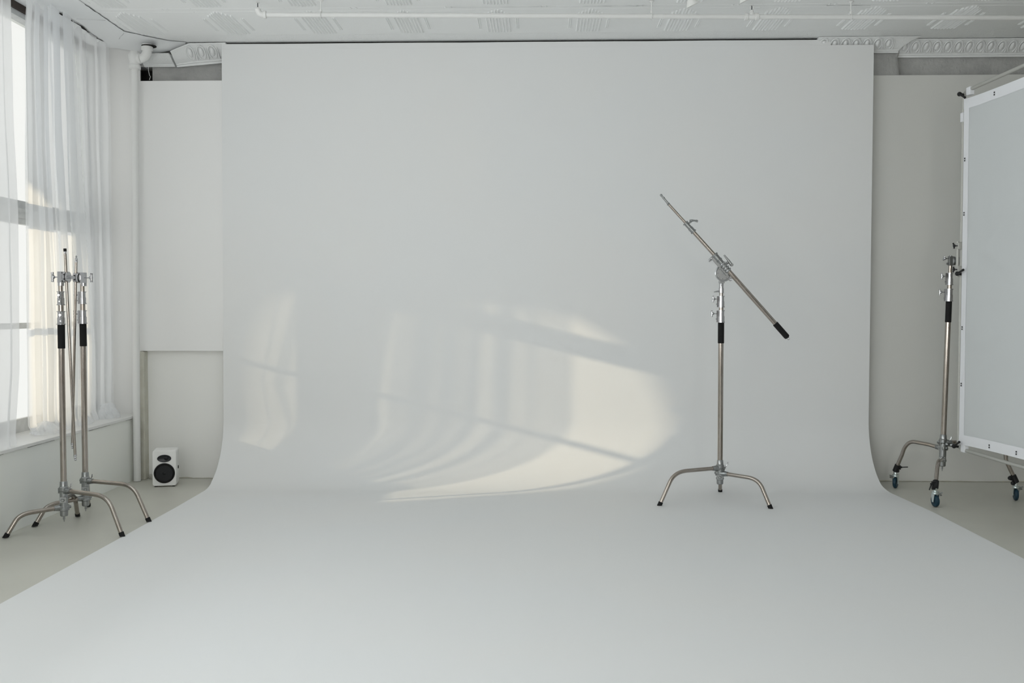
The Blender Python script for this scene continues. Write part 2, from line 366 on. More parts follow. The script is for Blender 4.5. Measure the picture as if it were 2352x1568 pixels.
# ---- cornice: cove with egg-and-dart relief
def cornice(name, x0, x1, ytop, ybot, ztop, zbot, eggs=True, sp=0.0765, ph=0.0, scoop=0.0):
    """ztop/zbot: functions of x"""
    b = MB(); prof = [(0.0, 0.0), (0.0, 0.06), (0.10, 0.12), (0.28, 0.30), (0.55, 0.62), (0.80, 0.80), (0.80, 0.86), (0.90, 0.90), (0.90, 1.0), (1.0, 1.0)]
    n = max(2, int((x1 - x0) / 0.06)); vs = []
    for i in range(n + 1):
        x = lerp(x0, x1, i / n)
        for a, c in prof: vs.append((x + (scoop * (1 - c) ** 2.0 if i == n else 0), lerp(ytop, ybot, a), lerp(ztop(x), zbot(x), c)))
    m = len(prof)
    b.add(vs, [(i * m + j, (i + 1) * m + j, (i + 1) * m + j + 1, i * m + j + 1) for i in range(n) for j in range(m - 1)])
    b.add([(x0, lerp(ytop, ybot, a), lerp(ztop(x0), zbot(x0), c)) for a, c in prof] + [(x0, 7.42, ztop(x0)), (x0, 7.42, zbot(x0))], [tuple(range(m)) + (m + 1, m)])
    b.add([(x1 + scoop * (1 - c) ** 2.0, lerp(ytop, ybot, a), lerp(ztop(x1), zbot(x1), c)) for a, c in prof] + [(x1 + scoop * (1 - c) ** 2.0, 7.42, lerp(ztop(x1), zbot(x1), c)) for a, c in prof], [(j, j + 1, m + j + 1, m + j) for j in range(m - 1)])
    if eggs:
        x = x0 + sp * 0.6 + ph
        while x < x1 - sp * 0.4:
            zt, zb = ztop(x), zbot(x)
            c = V((x, lerp(ytop, ybot, 0.36), lerp(zt, zb, 0.44))); up = V((0, ytop - ybot, (zt - zb))) .normalized()
            nr = V((0, -(zt - zb), (ytop - ybot))).normalized()
            if nr.y > 0: nr = -nr
            L = (V((0, ytop, zt)) - V((0, ybot, zb))).length * 0.33
            # egg
            vs = []; fs = []
            for i in range(6):
                e = i / 5 * math.pi / 2
                for k in range(12):
                    q = 2 * math.pi * k / 12
                    vs.append(c + V((1, 0, 0)) * math.cos(q) * 0.016 * math.cos(e) + up * math.sin(q) * L * 0.62 * math.cos(e) + nr * 0.012 * math.sin(e))
            for i in range(5):
                for k in range(12): fs.append((i * 12 + k, i * 12 + (k + 1) % 12, (i + 1) * 12 + (k + 1) % 12, (i + 1) * 12 + k))
            b.add(vs, fs)
            # shell around it
            pts = [c + V((1, 0, 0)) * math.cos(q) * 0.029 + up * (math.sin(q) * L * 0.95) + nr * 0.004 for q in [math.radians(d) for d in range(-60, 241, 20)]]
            b.tube(pts, 0.0045, n=6)
            # dart
            b.tube([c + V((sp / 2, 0, 0)) + up * L * 0.7 + nr * 0.002, c + V((sp / 2, 0, 0)) - up * L * 0.9 + nr * 0.004], 0.004, n=6, rads=[0.002, 0.006])
            x += sp
    return b.build(name, M['cornice'], smooth=True, angle=40)
struct(cornice('trim_2', 2.50, 6.0, 7.27, 7.39, lambda x: 3.19, lambda x: 3.085, ph=0.0))
struct(cornice('trim_3', 1.98, 2.575, 7.205, 7.32, lambda x: 3.192, lambda x: 3.102, ph=0.0, scoop=0.13))
struct(cornice('trim_4', -2.685, -2.28, 7.225, 7.37, lambda x: interp([(-2.7, 3.125), (-2.55, 3.185), (-2.2, 3.19)], x), lambda x: interp([(-2.7, 3.045), (-2.3, 3.078)], x), eggs=True, sp=0.082, ph=0.08))
struct(cornice('trim_5', -2.93, -2.70, 7.235, 7.37, lambda x: 3.118, lambda x: 3.050, eggs=False))
# projecting pier end under the short cornice, its right side a concave curve
b = MB(); prof = [(2.30, 7.33), (2.575, 7.33), (2.592, 7.34), (2.60, 7.36), (2.60, 7.41), (2.30, 7.41)]
for (za, xa), (zb, xb) in [((2.93, 0.006), (3.02, -0.004)), ((3.02, -0.004), (3.075, -0.010)), ((3.075, -0.010), (3.108, 0.0))]:
    n = len(prof); vs = [(x + (xa if 0 < i < 5 else 0), y, za) for i, (x, y) in enumerate(prof)] + [(x + (xb if 0 < i < 5 else 0), y, zb) for i, (x, y) in enumerate(prof)]
    b.add(vs, [(i, (i + 1) % n, n + (i + 1) % n, n + i) for i in range(n)])
struct(b.build('wall_pier', M['plaster'], wb, smooth=True))
# ---- windows in the left wall
def window(name, y0, y1, rails=True):
    f = MB(); z0, z1 = 0.478, 3.145; x = SX
    f.bb((x - 0.05, y0, z0), (x + 0.015, y0 + 0.045, z1)); f.bb((x - 0.05, y1 - 0.045, z0), (x + 0.015, y1, z1))
    f.bb((x - 0.05, y0, z1 - 0.035), (x + 0.02, y1, z1)); f.bb((x - 0.05, y0, z0), (x + 0.02, y1, z0 + 0.045))
    fr = struct(f.build(name, M['frame'], smooth=False))
    s1 = MB(); s1.bb((x - 0.045, y0 + 0.04, 1.895), (x - 0.01, y1 - 0.04, 1.955)); s1.bb((x - 0.045, y0 + 0.045, 1.9), (x - 0.015, y0 + 0.075, z1 - 0.03)); s1.bb((x - 0.045, y1 - 0.075, 1.9), (x - 0.015, y1 - 0.045, z1 - 0.03))
    struct(s1.build('upper_sash', M['frame'], fr, smooth=False))
    s2 = MB(); s2.bb((x - 0.01, y0 + 0.04, 1.80), (x + 0.03, y1 - 0.04, 1.90)); s2.bb((x - 0.012, y0 + 0.045, z0 + 0.04), (x + 0.02, y0 + 0.075, 1.85)); s2.bb((x - 0.012, y1 - 0.075, z0 + 0.04), (x + 0.02, y1 - 0.045, 1.85))
    s2.bb((x - 0.008, y0 + 0.05, z0 + 0.045), (x + 0.02, y1 - 0.05, z0 + 0.085))
    s2.bb((x + 0.028, y0 + 0.05, 1.835), (x + 0.036, y1 - 0.05, 1.865))
    struct(s2.build('lower_sash', M['frame'], fr, smooth=False))
    struct(MB().bb((x - 0.006, y0 + 0.05, 1.135), (x + 0.016, y1 - 0.05, 1.172)).build('glazing_bar', M['frame'], fr, smooth=False))
    struct(MB().bb((x - 0.032, y0 + 0.07, 1.95), (x - 0.028, y1 - 0.07, z1 - 0.03)).build('pane', M['glass'], fr, smooth=False))
    struct(MB().bb((x + 0.002, y0 + 0.07, z0 + 0.08), (x + 0.006, y1 - 0.07, 1.805)).build('pane', M['glass'], fr, smooth=False))
    return fr
window('window_1', 4.70, 6.56); window('window_2', 6.61, 7.37)
struct(MB().bb((-3.36, 6.56, 0.478), (-3.305, 6.61, 3.145)).build('mullion', M['frame'], wl, smooth=False, bevel=0.004))
struct(MB().bb((-3.355, 4.7, 3.145), (-3.285, 7.37, 3.19)).build('window_head', M['wood'], wl, smooth=False))
# windows further along, beside the camera
for i, (a, c) in enumerate([(2.6, 4.5), (0.4, 2.4), (-1.8, 0.2)]):
    window('window_%d' % (i + 3), a, c)
    struct(MB().bb((-3.36, c, 0.478), (-3.305, c + 0.2, 3.165)).build('mullion', M['frame'], wl, smooth=False))

# unseen sun blocker added outside; its opening is cut to shape the sun patch
def sunmap(y, z, x=-9.0):
    k = -3.12 - x
    return y - _t * k, z + math.tan(_el) * math.sqrt(1 + _t * _t) * k
arch = [sunmap(y, z) for y, z in [(5.67, -1.3), (5.67, 0.55), (5.78, 1.2), (5.81, 1.52), (5.85, 1.74), (5.945, 1.92), (6.05, 2.03), (6.25, 1.98), (6.5, 1.86), (6.7, 1.78), (6.82, 1.62), (6.88, 1.3), (6.88, -1.3)]]
vs = []; 
outl = [(-6.0, -1.0), (-6.0, 3.0), (-6.0, 5.3), (0.0, 5.3), (1.8, 5.3), (3.0, 5.3), (3.6, 5.3), (3.9, 5.3), (4.2, 5.3), (4.6, 5.3), (5.0, 5.3), (7.0, 5.3), (8.0, 4.0), (8.0, -1.0)]
n = len(arch)
for xx in (-9.0, -9.35): vs += [(xx, y, z) for y, z in arch] + [(xx, y, z) for y, z in outl]
fs = []
vs = [(x, y - (_t * 0.35 if x < -9.1 else 0), z + (0.085 if x < -9.1 else 0)) for x, y, z in vs]
for i in range(n - 1):
    fs += [(i, i + 1, n + i + 1, n + i), (2 * n + n + i, 2 * n + n + i + 1, 2 * n + i + 1, 2 * n + i), (i, 2 * n + i, 2 * n + i + 1, i + 1)]
struct(MB().add(vs, fs).build('wall_outside', M['wall'], smooth=False))

# ---- cyclorama: painted shell, wall sweeping through a cove to the floor
def cyc_pts():
    R = 0.46; yw = 7.23; out = []
    top = 3.140
    for z in (top, 2.6, 2.0, 1.4, 0.9, 0.6): out.append((yw, z))
    for i in range(25):
        a = math.pi / 2 * i / 24; out.append((yw - R + R * math.cos(a), 0.004 + R - R * math.sin(a)))
    for y in (6.2, 5.4, 4.4, 3.2, 2.0, 1.0, 0.0, -1.2): out.append((y, 0.004))
    return out
cp = cyc_pts(); NX = 24
def cx(y, z):
    """the shell's left and right edges"""
    kz = max(0, (z - 0.5) / 2.7)
    if y > 6.93: return -2.322 + 0.013 * kz, 2.372 + 0.005 * kz
    return interp([(5.4, -2.306), (6.2, -2.306), (6.77, -2.318)], y), interp([(5.4, 2.442), (6.2, 2.436), (6.72, 2.412), (6.93, 2.374)], y)
vs = []; m = len(cp)
for i, (y, z) in enumerate(cp):
    l, r = cx(y, z)
    for k in range(NX + 1): vs.append(V((lerp(l, r, k / NX), y, z)))
fs = [(i * (NX + 1) + k, i * (NX + 1) + k + 1, (i + 1) * (NX + 1) + k + 1, (i + 1) * (NX + 1) + k) for i in range(m - 1) for k in range(NX)]
# back side
nf = len(vs)
for i, (y, z) in enumerate(cp):
    l, r = cx(y, z); p0 = cp[max(i - 1, 0)]; p1 = cp[min(i + 1, m - 1)]
    ty, tz = p1[0] - p0[0], p1[1] - p0[1]; L = math.hypot(ty, tz)
    ny, nz = -tz / L, ty / L                      # points to the wall / the floor
    th = lerp(0.0035, 0.022, min(1, max(0, z / 0.4)))
    for k in range(NX + 1): vs.append(V((lerp(l, r, k / NX), y + abs(ny) * th, max(0.0005, z - abs(nz) * th))))
fs += [tuple(reversed([q + nf for q in f])) for f in fs[:]]
for i in range(m - 1):
    for k in (0, NX):
        a, c = i * (NX + 1) + k, (i + 1) * (NX + 1) + k; fs.append((a, c, c + nf, a + nf))
for i in (0, m - 1):
    for k in range(NX):
        a = i * (NX + 1) + k; fs.append((a, a + 1, a + 1 + nf, a + nf))
cy = MB().add(vs, fs).build('cyclorama', M['cyc'], smooth=True, angle=50)
tag(cy, 'seamless white studio backdrop, its wall curving down into a white painted floor', 'studio backdrop')
# upper filler board reaching nearly to the ceiling (the step at its right end shows)
b = MB()
vs = []; n = 40
for i in range(n + 1):
    x = lerp(-2.309, 2.071, i / n); vs += [(x, 7.23, 3.1402), (x, 7.252, 3.1402), (x, 7.252, CZ - 0.017 + noise1(x * 3, 1) * 0.0012), (x, 7.23, CZ - 0.017 + noise1(x * 3, 1) * 0.0012)]
b.add(vs, [(4 * i + j, 4 * i + (j + 1) % 4, 4 * i + 4 + (j + 1) % 4, 4 * i + 4 + j) for i in range(n) for j in range(4)] + [(0, 1, 2, 3), (4 * n, 4 * n + 1, 4 * n + 2, 4 * n + 3)])
b.build('top_filler_board', M['cyc'], cy, smooth=False)
# shadow gap backing above the shell
struct(MB().bb((-2.309, 7.256, 3.10), (2.071, 7.262, CZ - 0.003)).build('gap_backing', M['crack'], wb, smooth=False))
# framing timbers behind the shell
b = MB()
for x in (-2.24, -1.2, 0.0, 1.2, 2.28): b.bb((x - 0.02, 7.253, 0.5), (x + 0.02, 7.262, 3.0))
b.build('framing_batten', M['crack'], cy, smooth=False)

# ------------------------------------------------------------------ curtains
def curtain(name, label, L, R_, nf, seed, xb=-3.12, ztop=3.17, amp=0.03, pile=False, shift=0.0, xtab=None, flare=0.02, over=0.0):
    """L, R_: (z, y) tables of the curtain's two edges; nf folds; over > 0 folds the cloth back on itself"""
    root = thing(name, label, 'curtain', (xb, (L[0][1] + R_[0][1]) / 2, 0.479), 'sheer curtains along the windows')
    NU, NV = nf * 14, 46
    w0 = abs(interp(R_, 1.8) - interp(L, 1.8))
    def fn(u, v):
        z = lerp(0.4815, ztop, v); l, r = interp(L, z), interp(R_, z)
        uu = u + 0.012 * noise1(u * 9 + v * 1.2, seed)
        wob = 0.010 * noise1(v * 3.0 + u * 2, seed + 2)
        ph = 2 * math.pi * nf * (uu + 0.06 * noise1(u * 5, seed + 5) + 0.015 * v * noise1(u * 7, seed + 1))
        e = min(1, u * 12, (1 - u) * 12)
        A = amp * (0.6 + 0.5 * abs(noise1(u * 11, seed + 4))) * (0.75 + 0.35 * (1 - v)) * (0.35 + 0.65 * e)
        x = xb + shift + (interp(xtab, z) if xtab else 0) + A * math.sin(ph) + wob
        y = lerp(l, r, uu if 0.03 < u < 0.97 else u) + e * over * (w0 / nf) * math.sin(2 * ph + 0.6 * seed)
        hem = max(0, (0.56 - z) / 0.08)
        if hem > 0: x += flare * hem * hem * (1 + noise1(u * 14, seed)) ; y += 0.012 * hem * noise1(u * 20, seed + 6)
        if v > 0.985: z = ztop + 0.010 * math.sin(ph * 1.0) * e
        x = min(x, -2.99)
        return V((x, y, z))
    MB().grid(fn, NU, NV).build('cloth', M['sheer'], root, smooth=True, angle=80)
    if pile:
        px, py, pr, ph_ = pile
        def heap(u, v):
            q = u * 2 * math.pi; k = math.sin(q * 5 + seed + v * 3) * 0.13 + math.sin(q * 9 + v * 7 + seed * 2) * 0.09 + abs(math.sin(q * 3 + v * 9)) * 0.16
            r = pr * (1 - v * v * 0.92) * (0.92 + k * (1.1 - 0.5 * v))
            z = 0.482 + ph_ * (v ** 0.8) * (1 + (k - 0.1) * 2.2 * (1 - v) + 0.22 * math.sin(q * 2 + seed) * v * (1 - v) * 4)
            return V((px + r * math.cos(q) * 0.7, py + r * math.sin(q), max(0.4815, z)))
        MB().grid(heap, 40, 10).build('bunched_hem', M['sheer'], root, smooth=True, angle=70)
    return root
curtain('curtain', 'sheer white curtain at the very left edge, nearest of the row, hanging before the window', [(0.48, 4.3), (3.2, 4.3)],
        [(0.48, 5.60), (0.9, 5.68), (1.42, 5.72), (1.8, 5.715), (2.3, 5.70), (3.2, 5.70)], 11, 1.3, amp=0.035, xtab=[(0.48, 0.10), (0.9, 0.09), (1.42, 0.08), (3.2, 0.08)])
curtain('curtain', 'sheer curtain just right of the bare strip of window, its hem heaped on the sill', [(0.48, 6.05), (0.55, 6.04), (0.9, 6.035), (1.4, 6.04), (1.87, 6.045), (2.34, 6.055), (2.98, 6.08), (3.2, 6.12)],
        [(0.48, 6.50), (1.0, 6.51), (1.57, 6.49), (2.24, 6.44), (3.2, 6.40)], 3, 2.9, amp=0.024, pile=(-3.10, 6.15, 0.10, 0.075), shift=-0.04, over=0.22)
curtain('curtain', 'sheer curtain with a slanting right edge, hanging behind the two light stands', [(0.48, 6.31), (1.0, 6.31), (1.57, 6.30), (1.9, 6.285), (2.24, 6.285), (3.2, 6.26)],
        [(0.48, 6.76), (1.0, 6.825), (1.59, 6.77), (2.3, 6.675), (2.86, 6.62), (3.2, 6.59)], 2, 4.1, amp=0.024, shift=0.025, over=0.22)
curtain('curtain', 'sheer curtain farthest back, beside the white corner pipe with a knotted hem', [(0.48, 6.74), (1.0, 6.78), (1.59, 6.73), (2.3, 6.64), (3.2, 6.56)],
        [(0.48, 7.26), (3.2, 7.262)], 4, 5.7, amp=0.024, shift=-0.03, pile=(-3.085, 7.02, 0.085, 0.105), over=0.12)

# ------------------------------------------------------------------ pipes and ceiling fittings
px, py = -2.930, 7.165
t = thing('corner_pipe', 'white painted iron riser pipe in the corner with an elbow into the ceiling', 'pipe', (px, py, 0))
MB().tube([(px - 0.012, py, 0.003), (px - 0.012, py, 0.48), (px, py, 2.0), (px + 0.008, py, 3.04)], 0.0255, n=28).build('pipe', M['pipe'], t)
b = MB().lathe((px + 0.008, py, 2.985), (0, 0, 1), [(0, 0.034), (0.004, 0.042), (0.028, 0.042), (0.032, 0.036), (0.05, 0.036), (0.075, 0.045), (0.10, 0.045), (0.115, 0.036), (0.128, 0.030)], n=28)
b.build('pipe_tee', M['pipe'], t)
c0 = V((px + 0.03, py - 0.005, 3.062))
b = MB().lathe(c0, (1, -0.12, 0.03), [(0, 0.030), (0.008, 0.038), (0.026, 0.038), (0.030, 0.033)], n=26)
pts = [c0 + V((0.028 + 0.045 * math.sin(a), -0.004, 0.055 * (1 - math.cos(a)))) for a in [math.pi / 2 * i / 8 for i in range(9)]]
b.tube(pts + [pts[-1] + V((0.001, 0, 0.045))], 0.033, n=24)
b.lathe(pts[-1] + V((0, 0, -0.005)), (0, 0, 1), [(0, 0.033), (0.006, 0.041), (0.03, 0.041), (0.036, 0.034)], n=26)
b.build('pipe_elbow', M['pipe'], t)
# hole around the elbow in the soffit
hx, hy = c0.x + 0.072, c0.y
MB().lathe((hx + 0.012, hy + 0.004, 3.148), (0, 0, 1), [(0, 0.052), (0.004, 0.052)], n=24).build('ceiling_hole', M['crack'], t, smooth=False)
MB().tube([(px + 0.075, 7.245, 3.06), (px + 0.077, 7.242, 3.0), (px + 0.082, 7.245, 2.965), (px + 0.092, 7.24, 2.95), (px + 0.083, 7.243, 2.928)], 0.0016, n=6).build('stray_wire', M['pipe'], t)

# sprinkler line
A0, A1 = V((-1.735, 6.262, 3.103)), V((3.9, 6.46, 3.093))
t = thing('sprinkler_pipe', 'long white sprinkler pipe hanging below the pressed tin ceiling', 'pipe', tuple(A0))
MB().tube([A0, A1], 0.0150, n=20).build('pipe', M['pipe'], t)
def along(x): return A0 + (A1 - A0) * ((x - A0.x) / (A1.x - A0.x))
ax = (A1 - A0).normalized()
def sprinkler(c, parent, end=False):
    b = MB()
    if end:
        pts = [c + V((0.012, 0, 0)), c + V((-0.010, -0.002, 0.001)), c + V((-0.024, -0.006, 0.009)), c + V((-0.030, -0.010, 0.024)), c + V((-0.031, -0.012, 0.034))]
        b.tube(pts, 0.019, n=18); b.lathe(c + V((0.0, 0, 0)), ax, [(0, 0.0175), (0.003, 0.024), (0.018, 0.024), (0.021, 0.018)], n=20)
        top = pts[-1]
    else:
        b.lathe(c - ax * 0.045, ax, [(0, 0.017), (0.002, 0.0225), (0.02, 0.0225), (0.024, 0.019), (0.066, 0.019), (0.07, 0.0225), (0.088, 0.0225), (0.09, 0.017)], n=20)
        b.lathe(c + V((0, -0.002, 0.010)), (0, -0.1, 1), [(0, 0.019), (0.012, 0.017), (0.02, 0.011), (0.026, 0.011)], n=18); top = c + V((0, -0.004, 0.032))
    b.build('pipe_fitting', M['pipe'], parent)
    h = MB().lathe(top, (0, 0, 1), [(0, 0.009), (0.006, 0.009), (0.009, 0.006)], n=14)
    for s_ in (-1, 1): h.tube([top + V((0, 0, 0.004)), top + V((s_ * 0.011, 0, 0.012)), top + V((s_ * 0.012, 0, 0.026)), top + V((s_ * 0.003, 0, 0.036))], 0.0022, n=6)
    h.lathe(top + V((0, 0, 0.036)), (0, 0, 1), [(0, 0.004), (0.002, 0.015), (0.0035, 0.015)], n=18)
    hd = h.build('sprinkler_head', M['pipe'], parent)
    MB().cyl(top + V((0, 0, 0.009)), top + V((0, 0, 0.035)), 0.0028, n=8).build('glass_bulb', M['glossblack'], hd)
sprinkler(along(-1.735), t, True); sprinkler(along(1.33), t)
for x in (-1.375, 0.70, 1.955):
    c = along(x); b = MB().torus(c, ax, 0.0185, 0.0028, n=24, m=8)
    b.tube([c + V((0, 0, 0.020)), V((c.x, c.y, CZ - 0.003))], 0.004, n=10); b.lathe(V((c.x, c.y, CZ - 0.012)), (0, 0, 1), [(0, 0.006), (0.010, 0.018)], n=14)
    b.cyl(c + V((0, 0, 0.018)), c + V((0, 0, 0.036)), 0.008, n=12)
    b.build('pipe_hanger', M['pipe'], t)
# two ceiling spotlights whose shades dip into the top of the frame
for (x, y, z, rr, lab) in [(0.93, 6.22, 3.150, 0.042, 'white ceiling spotlight above the boom stand, its shade cut by the top edge'),
                           (1.24, 6.14, 3.152, 0.042, 'white ceiling lamp just right of the spotlight, only a sliver of rim showing')]:
    t = thing('ceiling_spotlight', lab, 'lamp', (x, y, CZ - 0.002), 'ceiling spotlights')
    d = V((0.45, 0.15, -1)).normalized(); tp = V((x, y, z)) - d * 0.02
    b = MB(); prof = [(0, 0.018), (0.004, 0.020), (0.03, 0.036), (0.045, rr), (0.045, rr - 0.004), (0.03, 0.032), (0.008, 0.016), (0.007, 0.001)]
    b.lathe(tp, d, prof, n=28); b.build('lamp_shade', M['lamp'], t)
    MB().cyl(tp, (x, y, CZ - 0.001), 0.008, n=12).build('stem', M['lamp'], t)

# ------------------------------------------------------------------ loudspeaker
sx, sy, rz = -2.6575, 6.945, math.radians(14)
t = thing('loudspeaker', 'small white bookshelf loudspeaker with black drivers standing on the floor in the corner', 'loudspeaker', (sx, sy, 0))
Rz = Matrix.Rotation(rz, 3, 'Z'); o3 = V((sx, sy, 0))
def S(x, y, z): return o3 + Rz @ V((x, y, z))
b = MB(); vsx = []
w, h, d = 0.163, 0.252, 0.17
prof = []
rc = 0.014
for (cx_, cz_, a0) in ((w / 2 - rc, h - rc, 0), (-w / 2 + rc, h - rc, 90), (-w / 2 + rc, rc, 180), (w / 2 - rc, rc, 270)):
    for i in range(7):
        a = math.radians(a0 + 15 * i); prof.append((cx_ + rc * math.cos(a), cz_ + rc * math.sin(a)))
n = len(prof)
rings = [(0.0, 0.965), (0.004, 0.985), (0.010, 1.0), (d, 1.0)]
for yy, s_ in rings: vsx += [S(x * s_, yy, 0.006 + h / 2 + (z - h / 2) * s_) for x, z in prof]
fsx = [(i * n + k, i * n + (k + 1) % n, (i + 1) * n + (k + 1) % n, (i + 1) * n + k) for i in range(len(rings) - 1) for k in range(n)] + [tuple(range(n)), tuple(range(3 * n, 4 * n))]
b.add(vsx, fsx).build('cabinet', M['spk'], t, smooth=True, angle=30)
f = Rz @ V((0, -1, 0))
# woofer with surround, cone, dust cap and trim ring
zc = 0.098
b = MB().lathe(S(0, 0.001, zc), f, [(0, 0.0715), (0.004, 0.0715), (0.005, 0.069), (0.0035, 0.066)], n=48)
wf = b.build('woofer', M['blackp'], t)
MB().torus(S(0, -0.0045, zc), f, 0.062, 0.0055, n=48, m=10).build('surround', M['rubber'], wf)
MB().lathe(S(0, 0.0, zc), f, [(0.006, 0.057), (0.003, 0.045), (0.0012, 0.03), (0.0012, 0.018), (0.006, 0.012), (0.0085, 0.0)], n=40).build('cone', M['cone'], wf)
# tweeter: an oval plate with a small dome
b = MB(); vs = []; K = 48; zt = 0.202
for (yy, q) in ((0.0005, 1.0), (-0.003, 1.0), (-0.0038, 0.97), (-0.0025, 0.90)):
    vs += [S(0.0475 * q * math.cos(2 * math.pi * k / K), yy, zt + 0.0265 * q * math.sin(2 * math.pi * k / K)) for k in range(K)]
b.add(vs, [(i * K + k, i * K + (k + 1) % K, (i + 1) * K + (k + 1) % K, (i + 1) * K + k) for i in range(3) for k in range(K)] + [tuple(range(3 * K, 4 * K))])
tw = b.build('tweeter', M['glossblack'], t, angle=50)
MB().lathe(S(0.014, -0.002, zt), f, [(0, 0.014), (0.002, 0.0145), (0.0025, 0.011), (0.005, 0.007), (0.006, 0.0)], n=24).build('dome', M['cone'], tw)
for x in (-0.06, 0.06):
    for yy in (0.02, 0.15): MB().cyl(S(x, yy, 0.0005), S(x, yy, 0.008), 0.010, n=14).build('rubber_foot', M['rubber'], t)
MB().lathe(S(w / 2 - 0.001, 0.10, 0.125), Rz @ V((1, 0, 0)), [(0, 0.012), (0.004, 0.012), (0.006, 0.009)], n=18).build('side_knob', M['blackp'], t)
MB().lathe(S(-w / 2 + 0.001, 0.06, 0.10), Rz @ V((-1, 0, 0)), [(0, 0.010), (0.004, 0.010), (0.006, 0.007)], n=18).build('side_knob', M['blackp'], t)
# crumbled plaster in the corner behind the loudspeaker
b = MB()
for i in range(26):
    x = random.uniform(-2.90, -2.76); r = random.uniform(0.006, 0.017)
    n0 = len(b.v); b.ball((x, 7.285 - abs(random.gauss(0, 0.018)) , r * 0.7 + random.choice((0, 0, 0.015))), r, n=8, sc3=(random.uniform(0.8, 1.6), random.uniform(0.6, 1), random.uniform(0.5, 1.0)))
    for q in range(n0, len(b.v)): b.v[q] = b.v[q] + V((random.uniform(-1, 1), random.uniform(-1, 1), random.uniform(-0.2, 0.6))) * r * 0.12
tag(b.build('plaster_rubble', M['rubble'], origin=(-2.83, 7.27, 0)), 'crumbled plaster bits heaped on the floor at the wall corner beside the loudspeaker', 'rubble', kind='stuff')

# ------------------------------------------------------------------ stands
def leg_path(c, foot, h0, start=0.045, kneef=0.56, zend=0.012):
    if h0 == 0.178: kneef = 0.42
    c = V((c[0], c[1], 0)); f = V((foot[0], foot[1], 0)); d = f - c; R = d.length; d.normalize()
    a = V((R * kneef, h0 - 0.006)); m_ = V((R * (kneef + 0.19), h0 - 0.010)); e = V((R * 0.825, (h0 - 0.01) * 0.72))
    out = [V((start, h0)), V((lerp(start, a[0], 0.5), h0 - 0.003))]
    for i in range(11):
        t_ = i / 10; out.append(V(((1 - t_) ** 2 * a[0] + 2 * t_ * (1 - t_) * m_[0] + t_ * t_ * e[0], (1 - t_) ** 2 * a[1] + 2 * t_ * (1 - t_) * m_[1] + t_ * t_ * e[1])))
    out.append(V((R - (R - e[0]) * zend / e[1], zend)))
    return [c + d * p[0] + V((0, 0, p[1])) for p in out], d

def tknob(b, p, ax, L=0.03, bar=0.034, r=0.0065, vert=(0, 0, 1)):
    """T-shaped locking knob: threaded stem, hub and a winged bar"""
    ax = V(ax).normalized(); p = V(p); up = V(vert)
    b.cyl(p, p + ax * L, 0.0032, n=10)
    b.lathe(p + ax * (L * 0.62), ax, [(0, 0.005), (0.004, 0.009), (0.010, 0.010), (0.016, 0.006)], n=16)
    c = p + ax * (L + 0.003)
    b.tube([c - up * bar * 0.62 + ax * 0.0015, c - up * bar * 0.3, c, c + up * bar * 0.3, c + up * bar * 0.62 + ax * 0.0015], r, n=12, rads=[r * 0.9, r * 0.75, r, r * 0.75, r * 0.9])

def collar(parent, P, z0, z1, r, knob=None, knob_dir=(-1, 0, 0), m=None, L=0.028, lean=None, vert=(0, 0, 1)):
    """clamping collar on the column: stepped sleeve with flanges, key boss and knob"""
    h = z1 - z0; p0, p1 = P(z0), P(z1); ax = (p1 - p0).normalized()
    b = MB().lathe(p0, ax, [(0, r + 0.001), (0.001, r + 0.0045), (0.006, r + 0.0045), (0.007, r + 0.001), (h * 0.52, r + 0.001), (h * 0.53, r - 0.0015), (h - 0.006, r - 0.0015), (h - 0.005, r + 0.0035), (h - 0.001, r + 0.0035), (h, r)], n=28)
    kd = V(knob_dir).normalized(); mid = P(lerp(z0, z1, 0.5))
    b.box(mid + kd * (r + 0.001), (0.016, 0.014, h * 0.94) if abs(kd.x) > 0.5 else (0.014, 0.016, h * 0.94))
    b.cyl(P(lerp(z0, z1, 0.28)) + kd * r, P(lerp(z0, z1, 0.28)) + kd * (r + 0.014), 0.0045, n=10)
    o = b.build('collar', m or M['chrome'], parent)
    k = MB(); tknob(k, P(lerp(z0, z1, 0.72)) + kd * (r + 0.006), kd, L=L, vert=vert)
    k.build('locking_knob', M['chrome'], o)
    return o

